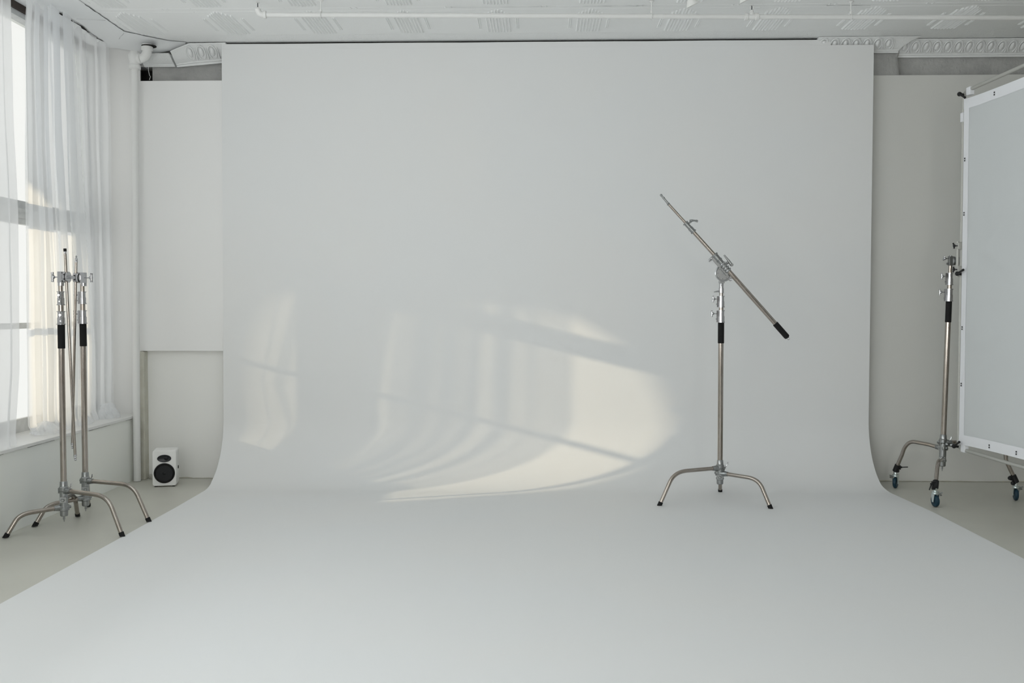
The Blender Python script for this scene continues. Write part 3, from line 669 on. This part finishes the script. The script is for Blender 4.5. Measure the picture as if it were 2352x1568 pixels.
def stand(name, label, group, c, feet, hubs, P=None, grip=(1.038, 1.172), casters=False, colr=0.0168, legm='steel'):
    t = thing(name, label, 'light stand', (c[0], c[1], 0), group)
    P = P or (lambda z: V((c[0], c[1], z)))
    zb = min(hubs) - 0.05; zt = max(hubs)
    # column
    MB().tube([P(zb + 0.02), P(0.6), P(grip[0] + 0.01)], colr, n=28).build('column', M['steel'], t)
    # cast hub: sleeve with flanges, sockets and bolts
    b = MB().lathe(P(zb), (P(zt) - P(zb)), [(0, 0.018), (0.004, 0.0215), (0.03, 0.022), (0.034, 0.0255), (0.044, 0.0255), (0.048, 0.022), (zt - zb - 0.005, 0.022), (zt - zb, 0.026), (zt - zb + 0.02, 0.026), (zt - zb + 0.025, 0.0215), (zt - zb + 0.05, 0.020), (zt - zb + 0.054, 0.017)], n=26)
    if name != 'boom_stand': b.cyl(P(zb) - V((0, 0, 0.02)), P(zb), 0.006, n=12); b.cyl(P(zb) - V((0, 0, 0.032)), P(zb) - V((0, 0, 0.018)), 0.003, n=8)
    for (f, h) in zip(feet, hubs):
        d = V((f[0] - c[0], f[1] - c[1], 0)).normalized(); s = P(h)
        b.lathe(s - d * 0.024, d, [(0, 0.016), (0.006, 0.021), (0.05, 0.019), (0.072, 0.0155), (0.078, 0.0155)], n=20)
        sd = V((-d.y, d.x, 0)); b.cyl(s + d * 0.045 - sd * 0.021, s + d * 0.045 + sd * 0.021, 0.0045, n=10)
        b.lathe(s - d * 0.034, -d, [(-0.01, 0.010), (0.0, 0.010), (0.004, 0.007)], n=6)
        b.box(s + V((0, 0, 0)), (0.05, 0.036, 0.030), rz=math.atan2(d.y, d.x))
    hb = b.build('leg_hub', M['cast'] if not casters else M['cast'], t)
    k = MB(); pk = P(zt + 0.012) + V((0.022, -0.006, 0)); k.cyl(pk, pk + V((0.016, -0.004, 0)), 0.006, n=12); k.tube([pk + V((0.014, -0.004, 0)), pk + V((0.024, -0.006, 0.014)), pk + V((0.026, -0.006, 0.030))], 0.003, n=8)
    k.build('hub_screw', M['chrome'], hb)
    for (f, h) in zip(feet, hubs):
        if not casters:
            pts, d = leg_path(c, f, h); lg = MB().tube(pts, 0.0128, n=20).build('leg', M[legm], t)
            q = (pts[-2] - pts[-1]).normalized(); e = pts[-1]
            fb = MB().tube([e + q * 0.015, e - q * 0.003], 0.0145, n=18)
            fo = fb
            for i_, p_ in enumerate(fo.v):
                if p_.z < 0.0065: fo.v[i_] = V((p_.x, p_.y, 0.0048))
            # flat sole cut level with the floor
            n_ = 18
            for k_ in range(n_):
                top = fo.v[k_]; 
                tt = (top.z - 0.0048) / max(q.z, 0.2); fo.v[n_ + k_] = top - q * tt
            fo.build('rubber_foot', M['rubber'], lg)
    return t, P

def upper_riser(t, P, z_low, z_up, ztop, rk=(0.0205, 0.0185), grip=(1.038, 1.172), kd=((-1, 0, 0), (-1, 0, 0)), L=0.028, verts=((0, 0, 1), (0, 0, 1))):
    MB().cyl(P(grip[0]), P(grip[1]), 0.0200, n=28).build('grip_sleeve', M['rubber'], t)
    collar(t, P, z_low[0], z_low[1], rk[0], knob_dir=kd[0], L=L, vert=verts[0])
    MB().cyl(P(z_low[1] - 0.01), P(z_up[0] + 0.01), 0.0150, n=22).build('riser', M['steel'], t)
    collar(t, P, z_up[0], z_up[1], rk[1], knob_dir=kd[1], L=L * 0.8, vert=verts[1])
    MB().cyl(P(z_up[1] - 0.01), P(ztop), 0.0125, n=22).build('riser', M['steel'], t)

def grip_head(t, p, knob_side, rod_x, m='chrome', second=0.0):
    """gobo head: square socket on the riser, a disc jaw pair along x and a T knob"""
    p = V(p); s = knob_side
    b = MB().box(p, (0.024, 0.034, 0.062)); b.cyl(p + V((0, 0, -0.05)), p + V((0, 0, -0.03)), 0.017, n=20)
    d = -s; x = 0.013
    for (L, r) in ((0.006, 0.027), (0.003, 0.016), (0.012, 0.033), (0.003, 0.024)):
        b.cyl(p + V((d * x, 0, 0)), p + V((d * (x + L), 0, 0)), r, n=28); x += L
    h = b.build('grip_head', M[m], t, bevel=0)
    j = MB()
    xr = rod_x - p.x
    j.cyl(p + V((d * x, 0, 0)), p + V((xr + d * 0.014, 0, 0)), 0.031, n=28)
    for zz in (-0.014, 0.014): j.cyl(p + V((xr, -0.034, zz)), p + V((xr, -0.024, zz)), 0.0001, n=6)
    j.cyl(p + V((xr + d * 0.013, 0, 0)), p + V((xr + d * 0.030, 0, 0)), 0.008, n=14)
    jw = j.build('jaw_plate', M[m], t)
    for zz in (-0.012, 0.013): MB().lathe(p + V((xr, -0.0275, zz)), (0, -1, 0), [(0, 0.0045), (0.0045, 0.0045)], n=12).build('bolt_hole', M['blackp'], jw)
    k = MB(); tknob(k, p + V((s * 0.014, 0, 0)), (s, 0, 0), L=0.030, bar=0.044, r=0.009); k.build('locking_knob', M[m], t)

def grip_arm(t, p_top, p_bot, r=0.0078, cap=True):
    a = (V(p_bot) - V(p_top)).normalized(); p_top = V(p_top); p_bot = V(p_bot)
    o = MB().tube([p_top + a * 0.03, p_bot - a * 0.035], r, n=18).build('grip_arm', M['steel'], t)
    b = MB().lathe(p_bot - a * 0.037, a, [(0, 0.009), (0.012, 0.009), (0.013, 0.005), (0.02, 0.0075), (0.026, 0.0045), (0.031, 0.0065), (0.036, 0.004)], n=14)
    b.build('arm_pin', M['chrome'], o)
    if cap:
        MB().cyl(p_top + a * 0.016, p_top + a * 0.032, 0.0068, n=14).build('arm_pin', M['chrome'], o)
        MB().cyl(p_top, p_top + a * 0.017, 0.0088, n=14).build('end_cap', M['rubber'], o)
    else:
        MB().lathe(p_top - a * 0.004, a, [(0, 0.002), (0.006, 0.0065), (0.012, 0.004), (0.018, 0.0075), (0.03, 0.0088), (0.04, 0.0088)], n=14).build('arm_pin', M['chrome'], o)

gA = 'century stands by the left window'
# nearer left stand
cA = (-2.712, 5.57)
tA, PA = stand('century_stand', 'steel light stand nearer the camera by the window, with a black capped arm', gA, cA,
               [(-2.944, 5.363), (-2.308, 5.412), (-2.801, 5.926)], [0.132, 0.228, 0.178])
upper_riser(tA, PA, (1.172, 1.250), (1.282, 1.362), 1.41, kd=((0.35, -1, 0), (0.2, -1, 0)), L=0.014)
grip_head(tA, (cA[0] + 0.002, cA[1], 1.442), -1, -2.676)
grip_arm(tA, (-2.682, 5.566, 1.603), (-2.640, 5.566, 0.398))
# farther left stand
cB = (-2.740, 5.90)
tB, PB = stand('century_stand', 'light stand behind the nearer one by the window, its arm topped by a bare pin', gA, cB,
               [(-2.927, 5.647), (-2.31, 5.793), (-2.875, 6.228)], [0.124, 0.226, 0.176])
upper_riser(tB, PB, (1.172, 1.254), (1.290, 1.366), 1.41, kd=((-1, 0, 0), (-1, 0, 0)), L=0.022)
grip_head(tB, (cB[0] + 0.008, cB[1], 1.448), 1, -2.774)
grip_arm(tB, (-2.770, 5.89, 1.577), (-2.812, 5.89, 0.420), cap=False)

# boom stand on the backdrop
cM = (1.176, 6.50)
tM, PM = stand('boom_stand', 'steel boom stand with a slanted arm standing on the white backdrop floor', None, cM,
               [(0.764, 6.357), (1.458, 6.28), (1.239, 6.836)], [0.224, 0.190, 0.168])
upper_riser(tM, PM, (1.172, 1.253), (1.270, 1.346), 1.385, kd=((-1, 0, 0), (-1, 0, 0)), L=0.030)
b = MB().lathe(PM(1.362), (0, 0, 1), [(0, 0.0135), (0.002, 0.016), (0.034, 0.016), (0.036, 0.0135), (0.075, 0.0145), (0.08, 0.012)], n=22)
b.tube([PM(1.376) - V((0.014, 0, 0)), PM(1.374) - V((0.028, 0, 0)), PM(1.370) - V((0.048, 0, 0))], 0.0055, n=10, rads=[0.006, 0.005, 0.003])
b.build('spigot_socket', M['chrome'], tM)
dc = V((1.186, 6.50, 1.492))
b = MB().cyl(dc + V((0, -0.016, 0)), dc + V((0, 0.016, 0)), 0.050, n=40)
b.torus(dc + V((0, -0.0165, 0)), (0, 1, 0), 0.047, 0.0035, n=40, m=8)
b.box(dc + V((-0.008, 0, -0.050)), (0.034, 0.030, 0.03)); b.cyl(dc + V((0, -0.022, 0)), dc + V((0, -0.010, 0)), 0.007, n=12)
dk = b.build('pivot_disc', M['cast'], tM, bevel=0.001)
b = MB()
for a in (100, 140, 180, 220, 260, 300): b.cyl(dc + V((0.036 * math.cos(math.radians(a)), -0.020, 0.036 * math.sin(math.radians(a)))), dc + V((0.036 * math.cos(math.radians(a)), -0.014, 0.036 * math.sin(math.radians(a)))), 0.0028, n=8)
b.tube([dc + V((0.052 * math.cos(math.radians(a)), -0.018, 0.052 * math.sin(math.radians(a)))) for a in range(110, 331, 12)], 0.004, n=8)
b.torus(dc + V((0.044, -0.018, -0.040)), (0, 1, 0), 0.009, 0.0028, n=18, m=8)
b.build('guide_rail', M['chrome'], dk)
by = 6.462
p_tip = V((0.780, by, 1.992)); p_a = V((0.828, by, 1.934)); p_b = V((0.935, by, 1.815)); p_c = V((0.986, by, 1.760)); p_d = V((1.128, by, 1.603)); p_e = V((1.205, by, 1.515)); p_g = V((1.515, by, 1.168)); p_h = V((1.600, by, 1.072))
am = MB().tube([p_d, p_g], 0.0148, n=24).build('boom_arm', M['steel'], tM)
MB().tube([p_b, p_d + (p_e - p_d) * 0.2], 0.0120, n=22).build('boom_arm', M['steel'], tM)
MB().tube([p_a, p_c], 0.0085, n=20).build('boom_arm', M['steel'], tM)
a = (p_a - p_c).normalized(); o = MB().tube([p_a - a * 0.01, p_tip], 0.0042, n=12, rads=[0.0075, 0.006])
o.lathe(p_a - a * 0.002, a, [(0, 0.010), (0.006, 0.011), (0.010, 0.006)], n=16); o.ball(p_tip, 0.0085, n=10); o.ball(p_tip - a * 0.024, 0.0085, n=10)
o.build('boom_pin', M['cast'], tM)
a = (p_b - p_c).normalized(); L = (p_b - p_c).length
b = MB().lathe(p_c - a * 0.008, a, [(0, 0.0165), (0.002, 0.020), (0.008, 0.020), (0.010, 0.0165), (L * 0.5, 0.0165), (L * 0.52, 0.0145), (L, 0.0145), (L + 0.002, 0.019), (L + 0.008, 0.019), (L + 0.010, 0.013)], n=26)
cl = b.build('boom_collar', M['cast'], tM)
q = lerp(p_b, p_c, 0.18); k = MB(); k.cyl(q, q + V((0.030, 0, 0.018)), 0.006, n=12); k.tube([q + V((0.018, 0, 0.026)), q + V((0.036, 0, 0.024)), q + V((0.050, 0, 0.024)), q + V((0.072, 0, 0.018))], 0.006, n=12, rads=[0.005, 0.008, 0.005, 0.0065]); k.cyl(q + V((0.055, 0, 0.024)), q + V((0.07, 0, 0.024)), 0.005, n=10)
k.build('collar_lever', M['cast'], cl)
# clamp sleeve, ratchet handle and knobs at the pivot
a = (p_e - p_d).normalized(); L = (p_e - p_d).length
b = MB().lathe(p_d - a * 0.012, a, [(0, 0.018), (0.002, 0.0235), (0.010, 0.0235), (0.012, 0.019), (0.045, 0.019), (0.047, 0.0225), (0.054, 0.0225), (0.056, 0.018), (L + 0.03, 0.018)], n=26)
nrm = V((a.z, 0, -a.x)); nrm = nrm if nrm.z > 0 else -nrm      # up and to the right of the boom
b.box(p_d + a * 0.035 - nrm * 0.018, (0.020, 0.026, 0.085), ax=a)
b.box(p_e + V((0, 0.012, 0)) - nrm * 0.012, (0.030, 0.034, 0.06), ax=a)
sv = b.build('clamp_sleeve', M['cast'], tM)
k = MB()
for s_ in (0.070, 0.088, 0.106, 0.124): k.torus(p_d + a * s_, a, 0.0205, 0.0042, n=22, m=8)
k.build('clamp_ring', M['chrome'], sv)
q = p_d + a * 0.086 + nrm * 0.020
k = MB(); k.cyl(q, q + nrm * 0.020, 0.009, n=14); k.tube([q + nrm * 0.020 + a * 0.026, q + nrm * 0.024, q + nrm * 0.026 - a * 0.052], 0.007, n=14, rads=[0.010, 0.008, 0.0045]); k.lathe(q + nrm * 0.021 + a * 0.028 + V((0, -0.012, 0)), (0, 1, 0), [(0, 0.008), (0.002, 0.010), (0.022, 0.010), (0.024, 0.008)], n=14)
k.build('ratchet_handle', M['cast'], sv)
q = p_d + a * 0.006 - nrm * 0.022
k = MB(); tknob(k, q, -nrm + V((-0.35, 0, 0.25)), L=0.020, bar=0.024, r=0.0055, vert=(0.3, 0, 0.8)); k.ball(q - nrm * 0.006 + a * (-0.008), 0.011, n=12)
k.build('locking_knob', M['chrome'], sv)
a = (p_h - p_g).normalized()
MB().lathe(p_g, a, [(0, 0.0155), (0.002, 0.0185), (0.112, 0.0185), (0.120, 0.0165), (0.124, 0.010)], n=26).build('grip_sleeve', M['rubber'], am)
MB().torus(p_g + a * 0.131, (0.6, 0.8, 0), 0.0075, 0.002, n=20, m=8).build('end_ring', M['chrome'], am)

# caster stand
cC = (2.690, 6.69)
lean = lambda z: V((cC[0] + 0.026 * (z - 0.35) - 0.002, cC[1], z))
casters = [(2.502, 7.040), (2.520, 6.380), (3.134, 6.610)]
tC, PC = stand('caster_stand', 'steel rolling stand on three blue casters, clamped to the white diffusion frame', None, cC,
               casters, [0.335, 0.262, 0.372], P=lean, grip=(1.172, 1.310), casters=True, colr=0.0172)
MB().cyl(PC(1.172), PC(1.310), 0.0195, n=28).build('grip_sleeve', M['rubber'], tC)
collar(tC, PC, 1.310, 1.395, 0.0215, L=0.032, vert=(0.0, 0, 1))
MB().cyl(PC(1.385), PC(1.425), 0.0150, n=22).build('riser', M['steel'], tC)
collar(tC, PC, 1.418, 1.500, 0.0185, L=0.026)
MB().cyl(PC(1.49), PC(1.56), 0.0120, n=22).build('riser', M['steel'], tC)
hp = PC(1.578)
b = MB().box(hp, (0.026, 0.030, 0.062)); b.cyl(hp + V((0, 0, 0.028)), hp + V((0, 0, 0.036)), 0.010, n=14)
b.cyl(hp + V((0.012, 0, 0)), hp + V((0.020, 0, 0)), 0.026, n=28)
b.lathe(hp + V((0.020, 0, 0)), (1, 0, 0), [(0, 0.029), (0.006, 0.030), (0.012, 0.023), (0.020, 0.023), (0.026, 0.031), (0.029, 0.031)], n=28)
b.cyl(hp + V((-0.026, 0, -0.018)), hp + V((-0.010, 0, -0.018)), 0.0075, n=12)
b.build('grip_head', M['cast'], tC, bevel=0.0008)
k = MB(); tknob(k, hp + V((-0.012, 0, 0.016)), (-1, 0, 0), L=0.028, bar=0.026, r=0.0075, vert=(0.35, 0, 0.7)); k.build('locking_knob', M['chrome'], tC)
# legs with caster clamps
for (f, h, hs, face) in zip(casters, [0.335, 0.262, 0.372], [(1, 0.2), (-0.9, -0.35), (-1, -0.1)], [0.95, 1.75, 1.4]):
    c = V((cC[0], cC[1], 0)); fv = V((f[0], f[1], 0)); d = (fv - c); R = d.length; d.normalize()
    def Q(r, z): return c + d * r + V((0, 0, z))
    kk = (0.58, 0.56, 0.66)[0 if h > 0.33 and h < 0.35 else (1 if h < 0.3 else 2)]; a0 = V((R * kk, h + 0.012)); m_ = V((R * (kk + 0.2), h + 0.014)); e_ = V((R * 0.86, lerp(0.15, h, 0.52))); end = V((R * 0.975, 0.150))
    pts = [Q(0.05, h), Q(R * 0.3, h + 0.008)]
    for i in range(11):
        s_ = i / 10; pts.append(Q((1 - s_) ** 2 * a0[0] + 2 * s_ * (1 - s_) * m_[0] + s_ * s_ * e_[0], (1 - s_) ** 2 * a0[1] + 2 * s_ * (1 - s_) * m_[1] + s_ * s_ * e_[1]))
    pts.append(Q(end[0], end[1]))
    lg = MB().tube(pts, 0.0128, n=20).build('leg', M['steel'], tC)
    ax_ = (pts[-1] - pts[-2]).normalized()
    b = MB().lathe(pts[-1] - ax_ * 0.020, ax_, [(0, 0.016), (0.003, 0.019), (0.052, 0.019), (0.055, 0.015)], n=20)
    sd = V((hs[0], hs[1], 0)).normalized(); q = pts[-1] + ax_ * 0.002
    b.box(q + sd * 0.016, (0.022, 0.020, 0.030)); b.cyl(q + sd * 0.012, q + sd * 0.040, 0.007, n=12)
    b.box(q + sd * 0.014 + ax_ * 0.030, (0.020, 0.018, 0.020))
    if hs[0] < -0.95: b.ball(q + sd * 0.030, 0.014, n=12); b.ball(q + sd * 0.026 + ax_ * 0.036, 0.014, n=12)
    elif hs[0] > 0: b.tube([q + sd * 0.036, q + sd * 0.085], 0.0035, n=8); b.ball(q + sd * 0.016 + ax_ * 0.028, 0.014, n=12)
    else: b.tube([q + sd * 0.028 + V((0, 0, 0.008)), q + sd * 0.034 + V((0, 0, 0.0)), q + sd * 0.050 - V((0, 0, 0.038))], 0.0042, n=8)
    b.build('caster_clamp', M['blackp'], lg)
    wc = V((f[0], f[1], 0.0395))
    MB().cyl(pts[-1] + ax_ * 0.03, wc + V((0, 0, 0.058)), 0.0115, n=16).build('caster_stem', M['zinc'], lg)
    # caster: swivel plate, fork, brake tab, tyre and rim
    fwd = V((math.cos(face), math.sin(face), 0)); axl = V((-fwd.y, fwd.x, 0))
    t2 = MB().lathe(wc + V((0, 0, 0.042)), (0, 0, 1), [(0, 0.020), (0.003, 0.0225), (0.008, 0.0225), (0.010, 0.019), (0.014, 0.0215), (0.018, 0.0215), (0.020, 0.016)], n=24)
    for s_ in (-1, 1):
        pa = wc + axl * s_ * 0.0165
        t2.add([pa + fwd * 0.018 + V((0, 0, 0.044)), pa - fwd * 0.018 + V((0, 0, 0.044)), pa - fwd * 0.008 - V((0, 0, 0.008)), pa + fwd * 0.008 - V((0, 0, 0.008)),
                pa + axl * s_ * 0.002 + fwd * 0.018 + V((0, 0, 0.044)), pa + axl * s_ * 0.002 - fwd * 0.018 + V((0, 0, 0.044)), pa + axl * s_ * 0.002 - fwd * 0.008 - V((0, 0, 0.008)), pa + axl * s_ * 0.002 + fwd * 0.008 - V((0, 0, 0.008))],
               [(0, 1, 2, 3), (7, 6, 5, 4), (0, 3, 7, 4), (1, 5, 6, 2), (0, 4, 5, 1), (2, 6, 7, 3)])
    t2.cyl(wc - axl * 0.020, wc + axl * 0.020, 0.0045, n=12)
    t2.build('caster_fork', M['zinc'], lg)
    br = wc + V((0, 0, 0.046)); bs = -1 if hs[0] > 0 else 1
    MB().tube([br + V((bs * 0.016, 0, 0)), br + V((bs * 0.032, -0.004, 0.004)), br + V((bs * 0.044, -0.006, 0.008))], 0.003, n=8, rads=[0.0035, 0.0045, 0.003]).box(br + V((bs * 0.028, 0, -0.008)), (0.018, 0.024, 0.010)).build('brake_lever', M['cast'], lg)
    MB().lathe(wc - axl * 0.0125, axl, [(0, 0.022), (0.001, 0.031), (0.004, 0.0368), (0.008, 0.0388), (0.017, 0.0388), (0.021, 0.0368), (0.024, 0.031), (0.025, 0.022)], n=36).build('wheel', M['tyre'], lg)

# ------------------------------------------------------------------ diffusion frame
fd = V((0.062, -1, 0)).normalized()      # from the far post toward the camera
FO = V((2.752, 6.60, 0)); FL = 2.36; z0, z1 = 0.345, 2.668; fr_ = 0.0115
t = thing('diffusion_frame', 'large white fabric diffusion panel on a square tube frame at the right edge', 'diffusion frame', (FO.x, FO.y, z0), None)
def Fp(s, z, off=0.0): return FO + fd * s + V((fd.y, -fd.x, 0)) * off * 1.0 + V((0, 0, z))
# off > 0 is toward the studio (left side, -x)
def corner(s0, sgn_s, z0_, sgn_z, r=0.055, n=8):
    """rounded corner from vertical to horizontal"""
    out = []
    for i in range(n + 1):
        a = math.pi / 2 * i / n; out.append(Fp(s0 + sgn_s * r * (1 - math.cos(a)), z0_ + sgn_z * (r * math.sin(a) - r)))
    return out
left = [Fp(0, z0 + 0.055), Fp(0, 1.0), Fp(0, 1.8), Fp(0, z1 - 0.055)]
pts = left + corner(0, 1, z1, 1)[1:] + [Fp(FL - 0.055, z1)]
MB().tube(pts, fr_, n=16).build('frame_tube', M['alu'], t)
pts = [Fp(FL - 0.055, z0)] + list(reversed(corner(0, 1, z0, -1)))
MB().tube(pts, fr_, n=16).build('frame_tube', M['alu'], t)
MB().tube([Fp(FL - 0.06, z1), Fp(FL - 0.016, z1 - 0.016), Fp(FL, z1 - 0.06), Fp(FL, z0 + 0.06), Fp(FL - 0.016, z0 + 0.016), Fp(FL - 0.06, z0)], fr_, n=16).build('frame_tube', M['alu'], t)
# fabric with scalloped edges, hem band and ties
def edge_in(u): return 0.024 * (4 * u * (1 - u)) ** 0.6
def fab(u, v, off=0.016):
    zl, zh = z0 + 0.030, z1 - 0.052; s_l, s_h = 0.040, FL - 0.05
    lo = zl + edge_in(u) * 0.9; hi = zh - edge_in(u) * 1.0
    z = lerp(lo, hi, v); s = lerp(s_l + edge_in(v) * 0.22, s_h - edge_in(v) * 0.3, u)
    w = 0.004 * math.sin(u * 9 + v * 5) + 0.003 * math.sin(u * 4 - v * 14) 
    cr = 0.0
    for (a_, b_, cc, wd) in ((0.35, 1.0, 1.02, 0.02), (-0.45, 1.0, 0.52, 0.018), (0.5, 1.0, 0.62, 0.02), (-0.2, 1.0, 0.28, 0.02)):
        q_ = (a_ * u + b_ * v - cc) / wd
        if abs(q_) < 1 and u > 0.03: cr += 0.004 * (1 - q_ * q_)
    return Fp(s, z, off + (w + cr) * min(1, 12 * u, 12 * v, 12 * (1 - v)))
MB().grid(fab, 90, 110).build('fabric', M['silk'], t, smooth=True, angle=80)
bw = 0.068
def band(kind):
    def fn(u, v):
        if kind == 'far': return fab(v * bw / FL, u, 0.0175)
        if kind == 'top': return fab(u, 1 - v * bw / (z1 - z0), 0.0185)
        return fab(u, v * bw / (z1 - z0), 0.0185)
    return fn
for k_ in ('far', 'top', 'bottom'):
    MB().grid(band(k_), 80, 3).build('hem_band', M['band'], t, smooth=True, angle=80)
g = []
for z in (2.225, 1.875, 1.136, 0.768): g.append((0.011, (z - z0 - 0.03) / (z1 - z0 - 0.082)))
for s_, tb in ((0.40, 0.986), (0.85, 0.986), (1.3, 0.986), (0.41, 0.013), (0.73, 0.013), (1.05, 0.013), (1.4, 0.013)): g.append((s_ / FL, tb))
for u, v in g:
    p = fab(u, v, 0.020); b = MB()
    for dz in (-0.007, 0.007): b.lathe(p + V((0, 0, dz)), (-1, -0.06, 0), [(0, 0.0035), (0.0015, 0.0052), (0.003, 0.0052), (0.004, 0.003)], n=12)
    b.build('eyelet', M['blackp'], t)
# hook-and-loop wraps round the tube near the corners
for (s_, z, vert) in ((0, 2.505, True), (0.085, z1, False), (0.085, z0, False), ):
    p = Fp(s_, z); b = MB()
    if vert: b.box(p + V((0.006, 0, 0)), (0.040, 0.034, 0.060), rz=math.atan2(fd.y, fd.x) + math.pi / 2)
    else: b.box(p + V((0, 0, -0.012 if z > 1 else 0.012)), (0.032, 0.050, 0.052), rz=math.atan2(fd.y, fd.x) + math.pi / 2)
    b.build('wrap_strap', M['band'], t, bevel=0.004)
# black ratchet levers at the corners and T handles on the mounting bar
def lever(p, d1, d2):
    b = MB().ball(p, 0.015, n=14); b.tube([p, p + V(d1) * 0.6 + V(d2) * 0.2, p + V(d1)], 0.006, n=10, rads=[0.009, 0.006, 0.008]); b.cyl(p, p + V((0.03, 0.0, -0.004)), 0.008, n=12)
    b.build('ratchet_lever', M['blackp'], t)
lever(Fp(0, 2.652) + V((-0.034, -0.016, 0)), (0.004, -0.075, -0.038), (0, 0, 0))
lever(Fp(0, 1.490) + V((-0.036, -0.030, 0)), (0.002, -0.085, 0.022), (0, 0, 0))
lever(Fp(0, 0.362) + V((-0.036, -0.02, 0)), (0.002, -0.075, 0.038), (0, 0, 0))
mb = Fp(0, 0) + V((-0.026, -0.004, 0))
MB().tube([mb + V((0, 0, 1.47)), mb + V((0, 0, 1.70))], 0.0085, n=14).build('mounting_bar', M['alu'], t)
for zz in (1.672, 1.518):
    q = mb + V((0, 0, zz))
    br = MB().box(q + V((0.010, -0.010, 0)), (0.030, 0.014, 0.044)).build('clamp_bracket', M['alu'], t, bevel=0.003)
    k = MB(); tknob(k, q + V((-0.004, -0.010, 0)), (-1, 0, 0), L=0.022, bar=0.030, r=0.0062, vert=(-0.18 if zz > 1.6 else 0.05, 0, 1)); k.build('t_handle', M['blackp'], br)
# black arm that links the stand's hub to the frame's lower corner (belongs to the stand)
pa = PC(0.362)
b = MB().cyl(pa + V((0.01, -0.005, 0.0)), pa + V((0.052, -0.045, -0.004)), 0.013, n=16); b.box(pa + V((0.035, -0.03, 0)), (0.034, 0.022, 0.024))
b.build('link_arm', M['cast'], tC)
